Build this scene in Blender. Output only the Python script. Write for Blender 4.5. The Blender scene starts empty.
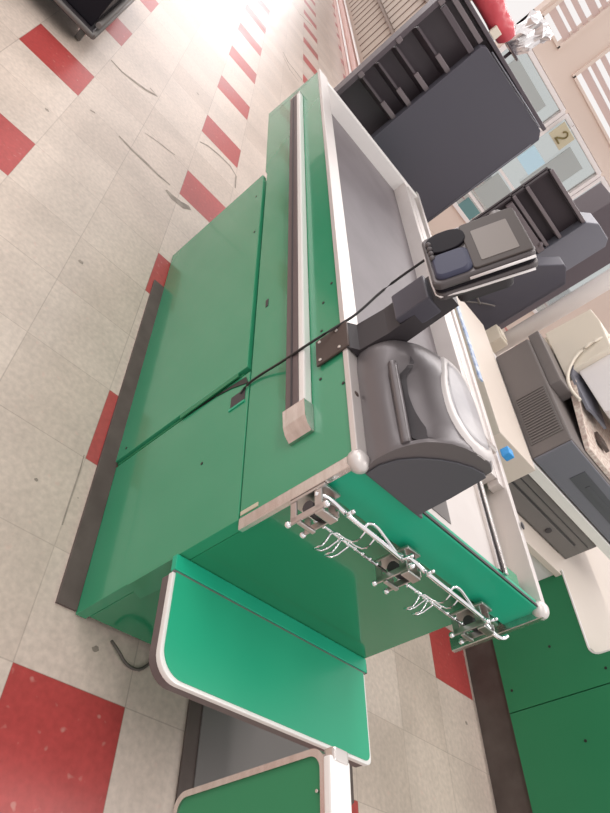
import bpy, bmesh, math, random
from mathutils import Vector, Matrix
from mathutils.bvhtree import BVHTree
random.seed(4)
SC = bpy.context.scene
COL = SC.collection
PI = math.pi

# ------------------------------------------------------------------ camera
R = Matrix(((0.00150707, -0.65795725, 0.75305377),
            (-0.66809481, -0.56099195, -0.48881218),
            (0.74407463, -0.50237465, -0.44042328)))      # world -> camera (x right, y down, z forward)
CAM = Vector((-2.18044773, 0.2844596, 1.36058328))
cd = bpy.data.cameras.new('camera')
cam = bpy.data.objects.new('camera', cd); COL.objects.link(cam)
m3 = Matrix((R[0], -R[1], -R[2])).transposed()
cam.matrix_world = Matrix.Translation(CAM) @ m3.to_4x4()
cd.sensor_fit = 'VERTICAL'; cd.sensor_height = 24.0; cd.lens = 635.23 / 813 * 24.0
cd.clip_start = 0.02; cd.clip_end = 200
SC.camera = cam

# ------------------------------------------------------------------ frames
TH = math.atan(.02)
FM = Matrix.Translation((0, -.385, 0)) @ Matrix.Rotation(TH, 4, 'Z')   # the counter's own frame: u along, -w across


def lp(u, w, z):
    return FM @ Vector((u, -w, z))


# ------------------------------------------------------------------ materials
def mat(name, col, rough=.5, metal=0, spec=.5, noise=None, bump=None, coat=0, trans=0, emit=None, ior=1.45):
    m = bpy.data.materials.new(name); m.use_nodes = True
    nt = m.node_tree; b = nt.nodes['Principled BSDF']
    b.inputs['Base Color'].default_value = (*col, 1); b.inputs['Roughness'].default_value = rough
    b.inputs['Metallic'].default_value = metal; b.inputs['Specular IOR Level'].default_value = spec
    b.inputs['Coat Weight'].default_value = coat; b.inputs['Transmission Weight'].default_value = trans
    b.inputs['IOR'].default_value = ior
    if emit:
        b.inputs['Emission Color'].default_value = (*emit[0], 1); b.inputs['Emission Strength'].default_value = emit[1]
    tc = nt.nodes.new('ShaderNodeTexCoord')
    if noise:                      # (scale, second colour, amount, stretch)
        sc, c2, amt = noise[:3]; st = noise[3] if len(noise) > 3 else (1, 1, 1)
        mp = nt.nodes.new('ShaderNodeMapping'); mp.inputs['Scale'].default_value = st
        n = nt.nodes.new('ShaderNodeTexNoise'); n.inputs['Scale'].default_value = sc; n.inputs['Detail'].default_value = 5
        nt.links.new(tc.outputs['Object'], mp.inputs[0]); nt.links.new(mp.outputs[0], n.inputs['Vector'])
        r = nt.nodes.new('ShaderNodeValToRGB'); r.color_ramp.elements[0].position = .35; r.color_ramp.elements[1].position = .7
        r.color_ramp.elements[0].color = (*col, 1)
        r.color_ramp.elements[1].color = (*[a + (b_ - a) * amt for a, b_ in zip(col, c2)], 1)
        nt.links.new(n.outputs[0], r.inputs[0]); nt.links.new(r.outputs[0], b.inputs['Base Color'])
    if bump:
        n = nt.nodes.new('ShaderNodeTexNoise'); n.inputs['Scale'].default_value = bump[0]
        nt.links.new(tc.outputs['Object'], n.inputs['Vector'])
        bp = nt.nodes.new('ShaderNodeBump'); bp.inputs['Strength'].default_value = bump[1]; bp.inputs['Distance'].default_value = bump[2]
        nt.links.new(n.outputs[0], bp.inputs['Height']); nt.links.new(bp.outputs[0], b.inputs['Normal'])
    return m


M = {}
M['green'] = mat('green_laminate', (.032, .270, .136), .22, coat=.35, noise=(3, (.05, .30, .16), .6), bump=(2, .15, .01))
M['green_gloss'] = mat('polished_green_laminate', (.022, .225, .105), .13, coat=.6)
M['green_bright'] = mat('green_painted_metal', (.010, .40, .235), .38, noise=(5, (.02, .36, .2), .5))
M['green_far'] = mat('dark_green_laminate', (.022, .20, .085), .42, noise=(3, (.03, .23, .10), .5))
M['green_shelf'] = mat('green_shelf_laminate', (.020, .37, .205), .3, noise=(3, (.03, .40, .22), .5))
M['chrome'] = mat('brushed_steel', (.72, .68, .66), .27, 1, noise=(14, (.5, .45, .42), .6, (1, 1, 6)))
M['steel'] = mat('stainless_plate', (.66, .61, .59), .4, .5, noise=(6, (.74, .70, .68), .6))
M['wire'] = mat('chrome_wire', (.85, .85, .87), .13, 1)
M['clamp'] = mat('grey_cast_metal', (.55, .52, .51), .3, 1)
M['white_trim'] = mat('white_metal_trim', (.84, .81, .79), .35, .2)
M['bump_grey'] = mat('grey_vinyl_bumper', (.115, .085, .085), .42, noise=(30, (.15, .11, .11), .5, (1, 1, 8)))
M['belt'] = mat('conveyor_belt_rubber', (.125, .108, .116), .45, noise=(5, (.17, .15, .16), .7))
M['black'] = mat('black_plastic', (.042, .036, .040), .4)
M['kick'] = mat('dark_rubber_kick', (.085, .062, .056), .6, noise=(12, (.13, .10, .09), .7))
M['brown'] = mat('brown_bracket', (.075, .052, .045), .45)
M['scanner'] = mat('graphite_plastic', (.15, .135, .14), .35, .3)
M['scanner_dark'] = mat('slate_plastic', (.085, .085, .098), .4)
M['lens_ring'] = mat('pale_bezel', (.62, .58, .57), .35)
M['lens'] = mat('scanner_glass', (.34, .32, .34), .42, .0, noise=(8, (.6, .58, .58), .7))
M['term'] = mat('terminal_plastic', (.115, .102, .105), .3, .3, spec=.35)
M['term_black'] = mat('terminal_cup_black', (.012, .010, .014), .5, spec=.12)
M['term_blue'] = mat('terminal_slate_blue', (.055, .058, .095), .4, .1, spec=.25)
M['bezel'] = mat('screen_bezel', (.075, .062, .058), .4, spec=.25)
M['screen'] = mat('grey_screen', (.22, .195, .18), .35, spec=.3)
M['cream'] = mat('cream_laminate', (.66, .575, .51), .4, noise=(4, (.70, .62, .55), .5))
M['cream2'] = mat('ivory_plastic', (.72, .65, .55), .45)
M['ivory_keys'] = mat('speckled_keypad', (.74, .66, .58), .5, noise=(60, (.40, .24, .20), .8))
M['drawer'] = mat('grey_drawer_metal', (.16, .145, .14), .45)
M['register'] = mat('register_brown_grey', (.155, .135, .13), .45)
M['register_blue'] = mat('register_slate_front', (.16, .16, .19), .4)
M['panel_dark'] = mat('dark_slate_panel', (.082, .078, .098), .42, spec=.4)
M['rack'] = mat('dark_rack_metal', (.095, .076, .088), .42)
M['rack_dark'] = mat('dark_brown_rack', (.045, .034, .040), .45, spec=.3)
M['rack_lip'] = mat('rack_shelf_edge', (.17, .14, .15), .3)
M['wall'] = mat('beige_painted_wall', (.72, .60, .53), .6, noise=(2, (.76, .65, .58), .5))
M['frame'] = mat('white_window_frame', (.80, .76, .76), .35)
M['slat'] = mat('pinkish_blind_slat', (.62, .48, .45), .5)
M['glass'] = mat('window_glass', (.56, .61, .61), .03, 0, .5, trans=1)
M['poster_teal'] = mat('teal_paper', (.13, .26, .27), .6)
M['poster_blue'] = mat('pale_blue_paper', (.50, .72, .85), .5)
M['poster_grey'] = mat('grey_paper', (.40, .44, .44), .6)
M['sign'] = mat('yellow_cream_sign', (.55, .50, .36), .5)
M['sign_ink'] = mat('olive_ink', (.20, .16, .06), .5)
M['red'] = mat('red_plastic_bag', (.55, .07, .09), .3, bump=(9, .6, .03))
M['foil'] = mat('silver_foil', (.85, .83, .84), .3, .9)
M['blue'] = mat('blue_plastic_tag', (.05, .32, .72), .4)
M['label'] = mat('pale_blue_label', (.62, .68, .78), .5, noise=(40, (.12, .22, .45), .8))
M['tan'] = mat('tan_slatwall', (.50, .41, .34), .6)
M['tan_line'] = mat('brown_groove', (.24, .18, .15), .7)
M['pink_edge'] = mat('pinkish_base_rail', (.62, .36, .31), .35)
M['screw'] = mat('screw_metal', (.7, .68, .66), .3, 1)
M['dirty'] = mat('chipped_edge_cream', (.55, .50, .38), .6)
M['asphalt'] = mat('pale_pavement', (.52, .50, .50), .8)
M['cable'] = mat('black_cable', (.02, .018, .018), .4)
M['cable_grey'] = mat('grey_cable', (.10, .085, .075), .5)


def floor_mat():
    m = bpy.data.materials.new('vinyl_floor_tiles'); m.use_nodes = True
    nt = m.node_tree; N = nt.nodes; Lk = nt.links; b = N['Principled BSDF']
    geo = N.new('ShaderNodeNewGeometry')
    sp = N.new('ShaderNodeSeparateXYZ')
    mul = N.new('ShaderNodeVectorMath'); mul.operation = 'SCALE'; mul.inputs['Scale'].default_value = 1 / .3048
    Lk.new(geo.outputs['Position'], mul.inputs[0]); Lk.new(mul.outputs[0], sp.inputs[0])

    def mt(op, a, b_=None):
        n = N.new('ShaderNodeMath'); n.operation = op
        for i, v in enumerate((a, b_)):
            if v is None: continue
            if isinstance(v, (int, float)): n.inputs[i].default_value = v
            else: Lk.new(v, n.inputs[i])
        return n.outputs[0]
    ix, iy = mt('FLOOR', sp.outputs[0]), mt('FLOOR', sp.outputs[1])
    rx = mt('COMPARE', mt('FLOORED_MODULO', ix, 3), 0); ry = mt('COMPARE', mt('FLOORED_MODULO', iy, 3), 1)
    red = mt('MULTIPLY', rx, ry)
    for c in (rx, ry): c.node.inputs[2].default_value = .1
    fx, fy = mt('FRACT', sp.outputs[0]), mt('FRACT', sp.outputs[1])
    ex = mt('MINIMUM', fx, mt('SUBTRACT', 1, fx)); ey = mt('MINIMUM', fy, mt('SUBTRACT', 1, fy))
    cell = N.new('ShaderNodeCombineXYZ'); Lk.new(ix, cell.inputs[0]); Lk.new(iy, cell.inputs[1])
    wn = N.new('ShaderNodeTexWhiteNoise'); Lk.new(cell.outputs[0], wn.inputs['Vector'])
    # seams: faint where tiles butt tightly, darker where dirt sits
    nb = N.new('ShaderNodeTexNoise'); nb.inputs['Scale'].default_value = 1.3; Lk.new(geo.outputs['Position'], nb.inputs['Vector'])
    seam = mt('LESS_THAN', mt('MINIMUM', ex, ey), .0055)
    seam = mt('MULTIPLY', seam, mt('MULTIPLY', nb.outputs[0], .62))
    # cream colour
    cr = N.new('ShaderNodeValToRGB')
    cr.color_ramp.elements[0].color = (.56, .46, .395, 1); cr.color_ramp.elements[1].color = (.65, .545, .475, 1)
    Lk.new(wn.outputs['Value'], cr.inputs[0])
    sn = N.new('ShaderNodeTexNoise'); sn.inputs['Scale'].default_value = 55; sn.inputs['Detail'].default_value = 4
    Lk.new(geo.outputs['Position'], sn.inputs['Vector'])
    sr = N.new('ShaderNodeMapRange'); sr.inputs[1].default_value = .3; sr.inputs[2].default_value = .7; sr.inputs[3].default_value = .88; sr.inputs[4].default_value = 1.08
    Lk.new(sn.outputs[0], sr.inputs[0])
    dn = N.new('ShaderNodeTexNoise'); dn.inputs['Scale'].default_value = 3.2; dn.inputs['Detail'].default_value = 6
    Lk.new(geo.outputs['Position'], dn.inputs['Vector'])
    dr = N.new('ShaderNodeMapRange'); dr.inputs[1].default_value = .3; dr.inputs[2].default_value = .62; dr.inputs[3].default_value = .86; dr.inputs[4].default_value = 1.03
    Lk.new(dn.outputs[0], dr.inputs[0])
    mx = N.new('ShaderNodeMix'); mx.data_type = 'RGBA'; Lk.new(red, mx.inputs[0]); Lk.new(cr.outputs[0], mx.inputs[6])
    mx.inputs[7].default_value = (.42, .062, .058, 1)
    v = N.new('ShaderNodeVectorMath'); v.operation = 'SCALE'; Lk.new(mx.outputs[2], v.inputs[0]); Lk.new(mt('MULTIPLY', sr.outputs[0], dr.outputs[0]), v.inputs['Scale'])
    m2 = N.new('ShaderNodeMix'); m2.data_type = 'RGBA'; Lk.new(seam, m2.inputs[0]); Lk.new(v.outputs[0], m2.inputs[6]); m2.inputs[7].default_value = (.16, .11, .09, 1)
    # pale flecks
    vo = N.new('ShaderNodeTexNoise'); vo.inputs['Scale'].default_value = 38; vo.inputs['Detail'].default_value = 1; Lk.new(geo.outputs['Position'], vo.inputs['Vector'])
    fl = N.new('ShaderNodeMapRange'); fl.inputs[1].default_value = .68; fl.inputs[2].default_value = .78; fl.inputs[4].default_value = .35; Lk.new(vo.outputs[0], fl.inputs[0])
    m3_ = N.new('ShaderNodeMix'); m3_.data_type = 'RGBA'; Lk.new(fl.outputs[0], m3_.inputs[0]); Lk.new(m2.outputs[2], m3_.inputs[6]); m3_.inputs[7].default_value = (.62, .42, .36, 1)
    Lk.new(m3_.outputs[2], b.inputs['Base Color'])
    b.inputs['Roughness'].default_value = .30
    b.inputs['Specular IOR Level'].default_value = .5
    rr_ = N.new('ShaderNodeMapRange'); rr_.inputs[3].default_value = .22; rr_.inputs[4].default_value = .42; Lk.new(dn.outputs[0], rr_.inputs[0]); Lk.new(rr_.outputs[0], b.inputs['Roughness'])
    return m


M['floor'] = floor_mat()
M['scuff'] = mat('dark_scuff_dirt', (.23, .19, .16), .6, noise=(18, (.4, .34, .29), .9))


# ------------------------------------------------------------------ mesh helpers (all points in world space)
def nb(): return bmesh.new()


def box_pts(bm, P8, bev=0, mi=0):
    """P8: 8 points, bottom 4 then top 4"""
    t = bmesh.new()
    vs = [t.verts.new(p) for p in P8]
    for f in ((0, 1, 2, 3), (4, 5, 6, 7), (0, 1, 5, 4), (1, 2, 6, 5), (2, 3, 7, 6), (3, 0, 4, 7)):
        t.faces.new([vs[i] for i in f])
    merge(bm, t, bev, mi)


def merge(bm, t, bev=0, mi=0, seg=2, smooth=False):
    bmesh.ops.recalc_face_normals(t, faces=t.faces)
    if bev: bmesh.ops.bevel(t, geom=list(t.edges), offset=bev, segments=seg, affect='EDGES', profile=.6)
    for f in t.faces:
        f.material_index = mi
        if smooth: f.smooth = True
    me = bpy.data.meshes.new('tmp'); t.to_mesh(me); t.free(); bm.from_mesh(me); bpy.data.meshes.remove(me)


def lbox(bm, u0, u1, w0, w1, z0, z1, bev=0, mi=0, f=lp):
    box_pts(bm, [f(u0, w0, z0), f(u1, w0, z0), f(u1, w1, z0), f(u0, w1, z0),
                 f(u0, w0, z1), f(u1, w0, z1), f(u1, w1, z1), f(u0, w1, z1)], bev, mi)


def wp(x, y, z): return Vector((x, y, z))


def wbox(bm, x0, x1, y0, y1, z0, z1, bev=0, mi=0): lbox(bm, x0, x1, y0, y1, z0, z1, bev, mi, wp)


def prism(bm, pts, off, bev=0, mi=0, smooth=False):
    """closed polygon of world points pushed by the vector off"""
    t = bmesh.new(); off = Vector(off)
    a = [t.verts.new(p) for p in pts]; b = [t.verts.new(Vector(p) + off) for p in pts]
    t.faces.new(a); t.faces.new(b)
    n = len(pts)
    for i in range(n): t.faces.new((a[i], a[(i + 1) % n], b[(i + 1) % n], b[i]))
    merge(bm, t, bev, mi, smooth=smooth)


def loft(bm, rings, mi=0, cap=True, closed=True, smooth=True):
    t = bmesh.new(); V = [[t.verts.new(p) for p in r] for r in rings]; n = len(rings[0])
    for a, b in zip(V, V[1:]):
        for i in range(n if closed else n - 1): t.faces.new((a[i], a[(i + 1) % n], b[(i + 1) % n], b[i]))
    if cap: t.faces.new(V[0]); t.faces.new(V[-1])
    bmesh.ops.recalc_face_normals(t, faces=t.faces)
    for f in t.faces: f.material_index = mi; f.smooth = smooth and len(f.verts) <= 4
    me = bpy.data.meshes.new('tmp'); t.to_mesh(me); t.free(); bm.from_mesh(me); bpy.data.meshes.remove(me)


def tube(bm, pts, r, n=10, mi=0, sub=0):
    pts = [Vector(p) for p in pts]
    for _ in range(sub):                         # corner cutting for a soft bend
        q = [pts[0]]
        for a, b in zip(pts, pts[1:]): q += [a * .75 + b * .25, a * .25 + b * .75]
        pts = q + [pts[-1]]
    rings = []; up = Vector((0, 0, 1))
    for i, p in enumerate(pts):
        d = (pts[min(i + 1, len(pts) - 1)] - pts[max(i - 1, 0)]).normalized()
        a = d.cross(up if abs(d.z) < .95 else Vector((1, 0, 0))).normalized(); b = d.cross(a)
        rings.append([p + (a * math.cos(k * 2 * PI / n) + b * math.sin(k * 2 * PI / n)) * r for k in range(n)])
    loft(bm, rings, mi)


def disc(bm, c, axis, r, h, n=20, mi=0):
    c = Vector(c); a = Vector(axis).normalized(); tube(bm, [c - a * h / 2, c + a * h / 2], r, n, mi)


def ball(bm, c, r, sc=(1, 1, 1), mi=0, seg=16):
    t = bmesh.new(); bmesh.ops.create_uvsphere(t, u_segments=seg, v_segments=seg // 2 + 2, radius=r)
    for v in t.verts: v.co = Vector((v.co.x * sc[0], v.co.y * sc[1], v.co.z * sc[2])) + Vector(c)
    merge(bm, t, 0, mi, smooth=True)


def rrect(x0, x1, y0, y1, r, k=5, corners=(1, 1, 1, 1)):
    """rounded rectangle outline; corners: (x1y1, x0y1, x0y0, x1y0)"""
    out = []
    for (cx, cy, a0, on) in ((x1 - r, y1 - r, 0, corners[0]), (x0 + r, y1 - r, 90, corners[1]), (x0 + r, y0 + r, 180, corners[2]), (x1 - r, y0 + r, 270, corners[3])):
        if on:
            for i in range(k + 1):
                a = math.radians(a0 + 90 * i / k); out.append((cx + r * math.cos(a), cy + r * math.sin(a)))
        else:
            out.append((cx + (r if a0 in (0, 270) else -r), cy + (r if a0 in (0, 90) else -r)))
    return out


def obj(name, bm, mats, parent=None, smooth=False):
    me = bpy.data.meshes.new(name)
    bmesh.ops.recalc_face_normals(bm, faces=bm.faces)
    o = bpy.data.objects.new(name, me); COL.objects.link(o)
    if parent is not None:
        o.parent = parent
        pm = WM.get(parent.name, Matrix.Identity(4)); bm.transform(pm.inverted()); WM[o.name] = pm
    else:
        WM[o.name] = Matrix.Identity(4)
    bm.to_mesh(me); bm.free()
    if smooth:
        for p in me.polygons: p.use_smooth = True
    for m_ in (mats if isinstance(mats, (list, tuple)) else [mats]): me.materials.append(m_)
    return o


WM = {}


def thing(name, label, cat, loc, rz=0, group=None):
    o = bpy.data.objects.new(name, None); COL.objects.link(o); o.empty_display_size = .1
    o.location = loc; o.rotation_euler = (0, 0, rz)
    WM[o.name] = Matrix.Translation(Vector(loc)) @ Matrix.Rotation(rz, 4, 'Z')
    o['label'] = label; o['category'] = cat
    if group: o['group'] = group
    return o


def single(name, bm, mats, label, cat, loc, group=None, smooth=False):
    """a thing that is one mesh, with its origin at loc"""
    bm.transform(Matrix.Translation(-Vector(loc)))
    o = obj(name, bm, mats, None, smooth); o.location = loc
    o['label'] = label; o['category'] = cat
    if group: o['group'] = group
    return o


def struct(name, bm, mats):
    o = obj(name, bm, mats); o['kind'] = 'structure'; return o


# ================================================================== SETTING
bm = nb()
v = [bm.verts.new(p) for p in ((-6, -12, 0), (24, -12, 0), (24, 8, 0), (-6, 8, 0))]; bm.faces.new(v)


def ribbon(pts, wd):
    """a thin dirt mark lying on the floor"""
    ps = [Vector((x, y, .0008)) for x, y in pts]
    L_, R_ = [], []
    for i, p in enumerate(ps):
        d = (ps[min(i + 1, len(ps) - 1)] - ps[max(i - 1, 0)]).normalized(); n = Vector((-d.y, d.x, 0))
        w = wd * (.35 + .65 * math.sin(PI * (i + .3) / len(ps))) * random.uniform(.7, 1.2)
        L_.append(bm.verts.new(p + n * w)); R_.append(bm.verts.new(p - n * w))
    for i in range(len(ps) - 1):
        f = bm.faces.new((L_[i], L_[i + 1], R_[i + 1], R_[i])); f.material_index = 1


def px(u, v, z=0.):
    """floor point seen at a photograph position (used once, for the floor marks)"""
    d = R.transposed() @ Vector(((u - 305) / 635.23, (v - 406.5) / 635.23, 1)); t = (z - CAM.z) / d.z
    return (CAM + d * t)


for pts, wd in (([(111, 60), (122, 72), (135, 82), (146, 90), (157, 96), (150, 88)], .014),
                ([(119, 136), (132, 150), (146, 163), (158, 175), (170, 185)], .010),
                ([(145, 133), (158, 142), (168, 150), (175, 155)], .006),
                ([(200, 142), (208, 146), (220, 156), (230, 166), (236, 176), (235, 188)], .010),
                ([(283, 52), (288, 62), (296, 72), (302, 80)], .014), ([(283, 56), (290, 70), (299, 82)], .010),
                ([(306, 38), (312, 48), (318, 57)], .012), ([(292, 2), (300, 14), (312, 26)], .012), ([(250, 12), (258, 22), (266, 32)], .012),
                ([(166, 190), (172, 197), (182, 205), (190, 208)], .022),
                ([(90, 110), (95, 113)], .006), ([(84, 455), (80, 470), (70, 500), (62, 525)], .003)):
    ribbon([tuple(px(*p))[:2] for p in pts], wd)
for c, r in (((81, 262), .012), ((95, 649), .010), ((139, 670), .006), ((78, 498), .003), ((198, 94), .012), ((466, 723), .01), ((47, 110), .01), ((36, 480), .006)):
    p = px(*c); t = [bm.verts.new((p.x + r * math.cos(a) * random.uniform(.6, 1.2), p.y + r * math.sin(a) * random.uniform(.6, 1.2), .0008)) for a in [k * PI / 4 for k in range(8)]]
    f = bm.faces.new(t); f.material_index = 1
struct('floor', bm, [M['floor'], M['scuff']])

WX = 6.0
bm = nb()   # beige front wall with the openings left free (strips and pillars)
T_ = .16


def wallpart(y0, y1, z0, z1): wbox(bm, WX, WX + T_, y0, y1, z0, z1)


wallpart(-9, -2.5, 0, .42)                 # below the glass
wallpart(-9, -2.5, 2.12, 2.34); wbox(bm, WX - .02, WX + .02, -3.71, -3.655, .42, 2.12); wbox(bm, WX - .02, WX + .02, -4.74, -4.68, .42, 2.12)             # band above the glass
wallpart(-9, -2.5, 3.7, 4.2)
wallpart(-2.56, -2.5, .42, 3.7)
wallpart(-3.37, -2.98, 2.34, 3.7)
wallpart(-4.95, -4.62, 2.34, 3.7)
wallpart(-9, -6.3, .42, 3.7)
struct('wall_front', bm, M['wall'])


def window(n, y0, y1, z0, z1, mull, bars):
    bm = nb(); w = .035
    wbox(bm, WX - .04, WX + .045, y0, y1, z1 - w, z1 + .02, .005); wbox(bm, WX - .04, WX + .045, y0, y1, z0 - .02, z0 + w, .005)
    for y in [y0, y1] + mull: wbox(bm, WX - .05, WX + .05, y - w * .7, y + w * .7, z0, z1, .005)
    for (a, b, z) in bars: wbox(bm, WX - .03, WX + .03, a, b, z - .018, z + .018)
    o = struct('window_%d' % n, bm, M['frame'])
    g = nb(); wbox(g, WX + .005, WX + .012, y0, y1, z0, z1); obj('pane', g, M['glass'], o)
    return o


window(1, -3.655, -2.56, .44, 2.09, [], [])
window(2, -4.68, -3.71, .44, 2.09, [], [(-4.66, -3.73, .68), (-4.66, -3.73, 1.14)])
window(3, -6.3, -4.74, .44, 2.09, [-5.6], [])


def blind(n, y0, y1):
    bm = nb()
    for y in (y0, y1): wbox(bm, WX - .03, WX + .06, y - .02, y + .02, 2.34, 3.7)
    wbox(bm, WX - .03, WX + .06, y0, y1, 2.34, 2.37); wbox(bm, WX - .03, WX + .06, y0, y1, 3.67, 3.7)
    o = struct('window_%d' % n, bm, M['wall'])
    s = nb(); z = 2.43
    k = 0
    while z < 3.64:
        h = .052 if k % 3 else .075
        box_pts(s, [wp(WX, y0, z), wp(WX + .05, y0, z + .015), wp(WX + .05, y1, z + .015), wp(WX, y1, z),
                    wp(WX, y0, z + h), wp(WX + .05, y0, z + h + .015), wp(WX + .05, y1, z + h + .015), wp(WX, y1, z + h)])
        z += .118; k += 1
    obj('blind_slats', s, M['slat'], o)


blind(4, -2.98, -2.56); blind(5, -4.62, -3.37); blind(6, -6.3, -4.95)

bm = nb(); wbox(bm, 6.3, 30, -30, -3, -.06, -.02); struct('trim_1', bm, M['asphalt'])   # pavement outside

# papers hung in the windows
def card(name, y0, y1, z0, z1, mt, label, cat, x=WX - .03, tilt=0):
    bm = nb(); wbox(bm, x - .006, x + .006, y0, y1, z0, z1)
    return single(name, bm, mt, label, cat, (x, (y0 + y1) / 2, z0))


card('window_poster', -4.12, -3.83, .46, .64, M['poster_teal'], 'small teal card in the lowest pane of the glass front', 'poster')
card('window_poster', -4.08, -3.78, 1.38, 1.62, M['poster_blue'], 'bright pale blue poster low in the front window behind the racks', 'poster')
card('window_poster', -4.22, -3.80, .74, 1.10, M['poster_grey'], 'grey sheet in the front window just above the teal card', 'poster')
card('window_poster', -4.46, -4.10, 1.25, 1.95, M['poster_grey'], 'tall pale grey poster right of the number sign in the front window', 'poster')
card('window_poster', -3.45, -2.75, .9, 1.95, M['poster_grey'], 'large grey sheet filling the window pane beside the tall dark rack panel', 'poster')

# lane sign with its number
sgn = thing('lane_sign', 'small cream sign with a dark number 2 hanging in the front window', 'sign', (WX - .12, -3.87, 1.82))
bm = nb(); wbox(bm, WX - .13, WX - .11, -4.0, -3.73, 1.82, 2.03, .004); obj('sign_board', bm, M['sign'], sgn)
bm = nb(); num = [(-.04, .135), (-.025, .165), (.005, .175), (.035, .16), (.042, .13), (.025, .10), (-.005, .075), (-.035, .05), (-.045, .035), (.05, .035)]
tube(bm, [(WX - .135, -3.865 - a, 1.82 + b) for a, b in num], .011, 8); obj('numeral', bm, M['sign_ink'], sgn)
bm = nb(); tube(bm, [(WX - .12, -3.87, 2.03), (WX - .05, -3.87, 2.10)], .004, 6); obj('hanger', bm, M['wire'], sgn)

# ================================================================== MAIN CHECKOUT COUNTER
ct = thing('checkout_counter', 'long green checkout counter with chrome edges and conveyor belt in the foreground', 'checkout counter', (0, -.385, 0), TH)
UN, UF = -1.365, 1.05          # near and far ends
ZT, ZS = .88, .572


def wr(u): return .735 + (u - UN) / (UF - UN) * .065      # the right edge runs slightly outwards


# lower side: fixed near panel and access door
bm = nb(); lbox(bm, UN, -.885, 0, .03, .003, ZS - .004, .002); obj('lower_panel', bm, M['green'], ct)
bm = nb()
prism(bm, [lp(-.87, -.008, .004), lp(.365, -.008, .004), lp(.365, -.008, ZS - .015), lp(.30, -.008, ZS - .008), (lp(-.87, -.008, ZS - .008))], FM.to_3x3() @ Vector((0, -.02, 0)), .002)
d_ = obj('access_door', bm, M['green'], ct)
bm = nb(); lbox(bm, -.882, -.873, .0005, .012, .01, ZS - .03); lbox(bm, -.884, -.870, -.0075, -.004, .30, .53); obj('door_gap', bm, M['green_far'], ct)
bm = nb(); prism(bm, [lp(-.885, -.0012, .33), lp(-.892, -.0012, .48), lp(-.90, -.0012, .555), lp(-.93, -.0012, .565), lp(-.905, -.0012, .50), lp(-.884, -.0012, .40)], FM.to_3x3() @ Vector((0, .001, 0))); obj('door_crack', bm, M['cable'], ct)
bm = nb(); lbox(bm, -.985, -.945, -.0015, .002, .505, .556); obj('cable_hole', bm, M['black'], ct)
bm = nb(); lbox(bm, -.995, -.988, -.003, .002, .50, .556); obj('hole_lip', bm, M['green_shelf'], ct)
bm = nb(); lbox(bm, UN + .006, UN + .016, -.002, .002, .575, .625); obj('chipped_edge', bm, M['dirty'], ct)
bm = nb(); lbox(bm, UN + .008, .10, -.058, -.0005, 0.0, .008, .001); obj('kick_strip', bm, M['kick'], ct)
# upper side panel
bm = nb()
prism(bm, [lp(UN, 0, ZS), lp(.36, 0, ZS), (lp(.40, 0, ZS - .01)), lp(1.12, 0, ZS - .022), lp(UF, 0, ZT), lp(UN, 0, ZT)], FM.to_3x3() @ Vector((0, -.03, 0)), .002)
up_ = obj('upper_panel', bm, M['green'], ct)
bm = nb(); lbox(bm, -.635, -.60, -.0015, .002, .612, .622); obj('latch_slot', bm, M['black'], ct)
for (u, w, z) in ((-.76, 0, .85), (-.82, 0, .82), (-.93, 0, .81), (-1.1, 0, .80), (-1.16, 0, .86), (-.84, -.008, .05), (.2, -.008, .53), (-.1, -.008, .54), (-1.12, 0, .42)):
    bm = nb(); disc(bm, lp(u, w - .0005, z), FM.to_3x3() @ Vector((0, 1, 0)), .004, .002, 8); obj('screw_hole', bm, M['cable'], ct)
# bodies behind the panels
bm = nb()
prism(bm, [lp(-1.358, .03, .02), lp(.34, .03, .02), lp(.34, .03, ZS), lp(-1.358, .03, ZS)], FM.to_3x3() @ Vector((0, -.60, 0))); obj('pedestal', bm, M['green'], ct)
bm = nb(); lbox(bm, -1.358, 1.03, .03, .64, ZS + .002, .79); obj('cabinet_body', bm, M['green'], ct)
# near end: recessed green face, raised rounded plate, bright front strip
bm = nb(); lbox(bm, -1.366, -1.358, .03, .665, .02, .79, .002); obj('end_panel', bm, M['green_gloss'], ct)
bm = nb(); lbox(bm, -1.384, -1.358, .012, wr(UN) - .012, .772, .872, .003); obj('front_strip', bm, M['green_bright'], ct)
bm = nb(); lbox(bm, -1.381, -1.374, .014, wr(UN) - .03, .873, .876); obj('strip_edge', bm, M['black'], ct)
# chrome trims
bm = nb(); lbox(bm, -1.394, UN - .001, -.003, .010, ZS, ZT - .004, .002)
obj('corner_trim', bm, M['chrome'], ct)
bm = nb(); lbox(bm, -1.402, UN - .001, wr(UN) - .016, wr(UN), .62, ZT - .004, .002)
obj('corner_trim', bm, M['chrome'], ct)
bm = nb(); prism(bm, [lp(UN, -.005, ZT - .012), lp(UF, -.005, ZT - .012), lp(UF, -.005, ZT + .002), lp(UN, -.005, ZT + .002)], FM.to_3x3() @ Vector((0, -.055, 0)), .002); obj('top_trim', bm, M['steel'], ct)
bm = nb()
prism(bm, [lp(UN, wr(UN) - .018, ZT - .11), lp(UF, wr(UF) - .018, ZT - .11), lp(UF, wr(UF) - .018, ZT + .004), lp(UN, wr(UN) - .018, ZT + .004)], FM.to_3x3() @ Vector((0, -.022, 0)), .002); obj('side_rail', bm, M['steel'], ct)
for w in (.012, wr(UN) - .006):
    bm = nb(); ball(bm, lp(UN - .014, w, ZT - .010), .024, (1, 1, .85)); obj('corner_cap', bm, M['steel'], ct)
bm = nb(); ball(bm, lp(-1.20, .012, ZT + .002), .007, (1, 1, .3)); obj('rivet', bm, M['brown'], ct)
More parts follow.
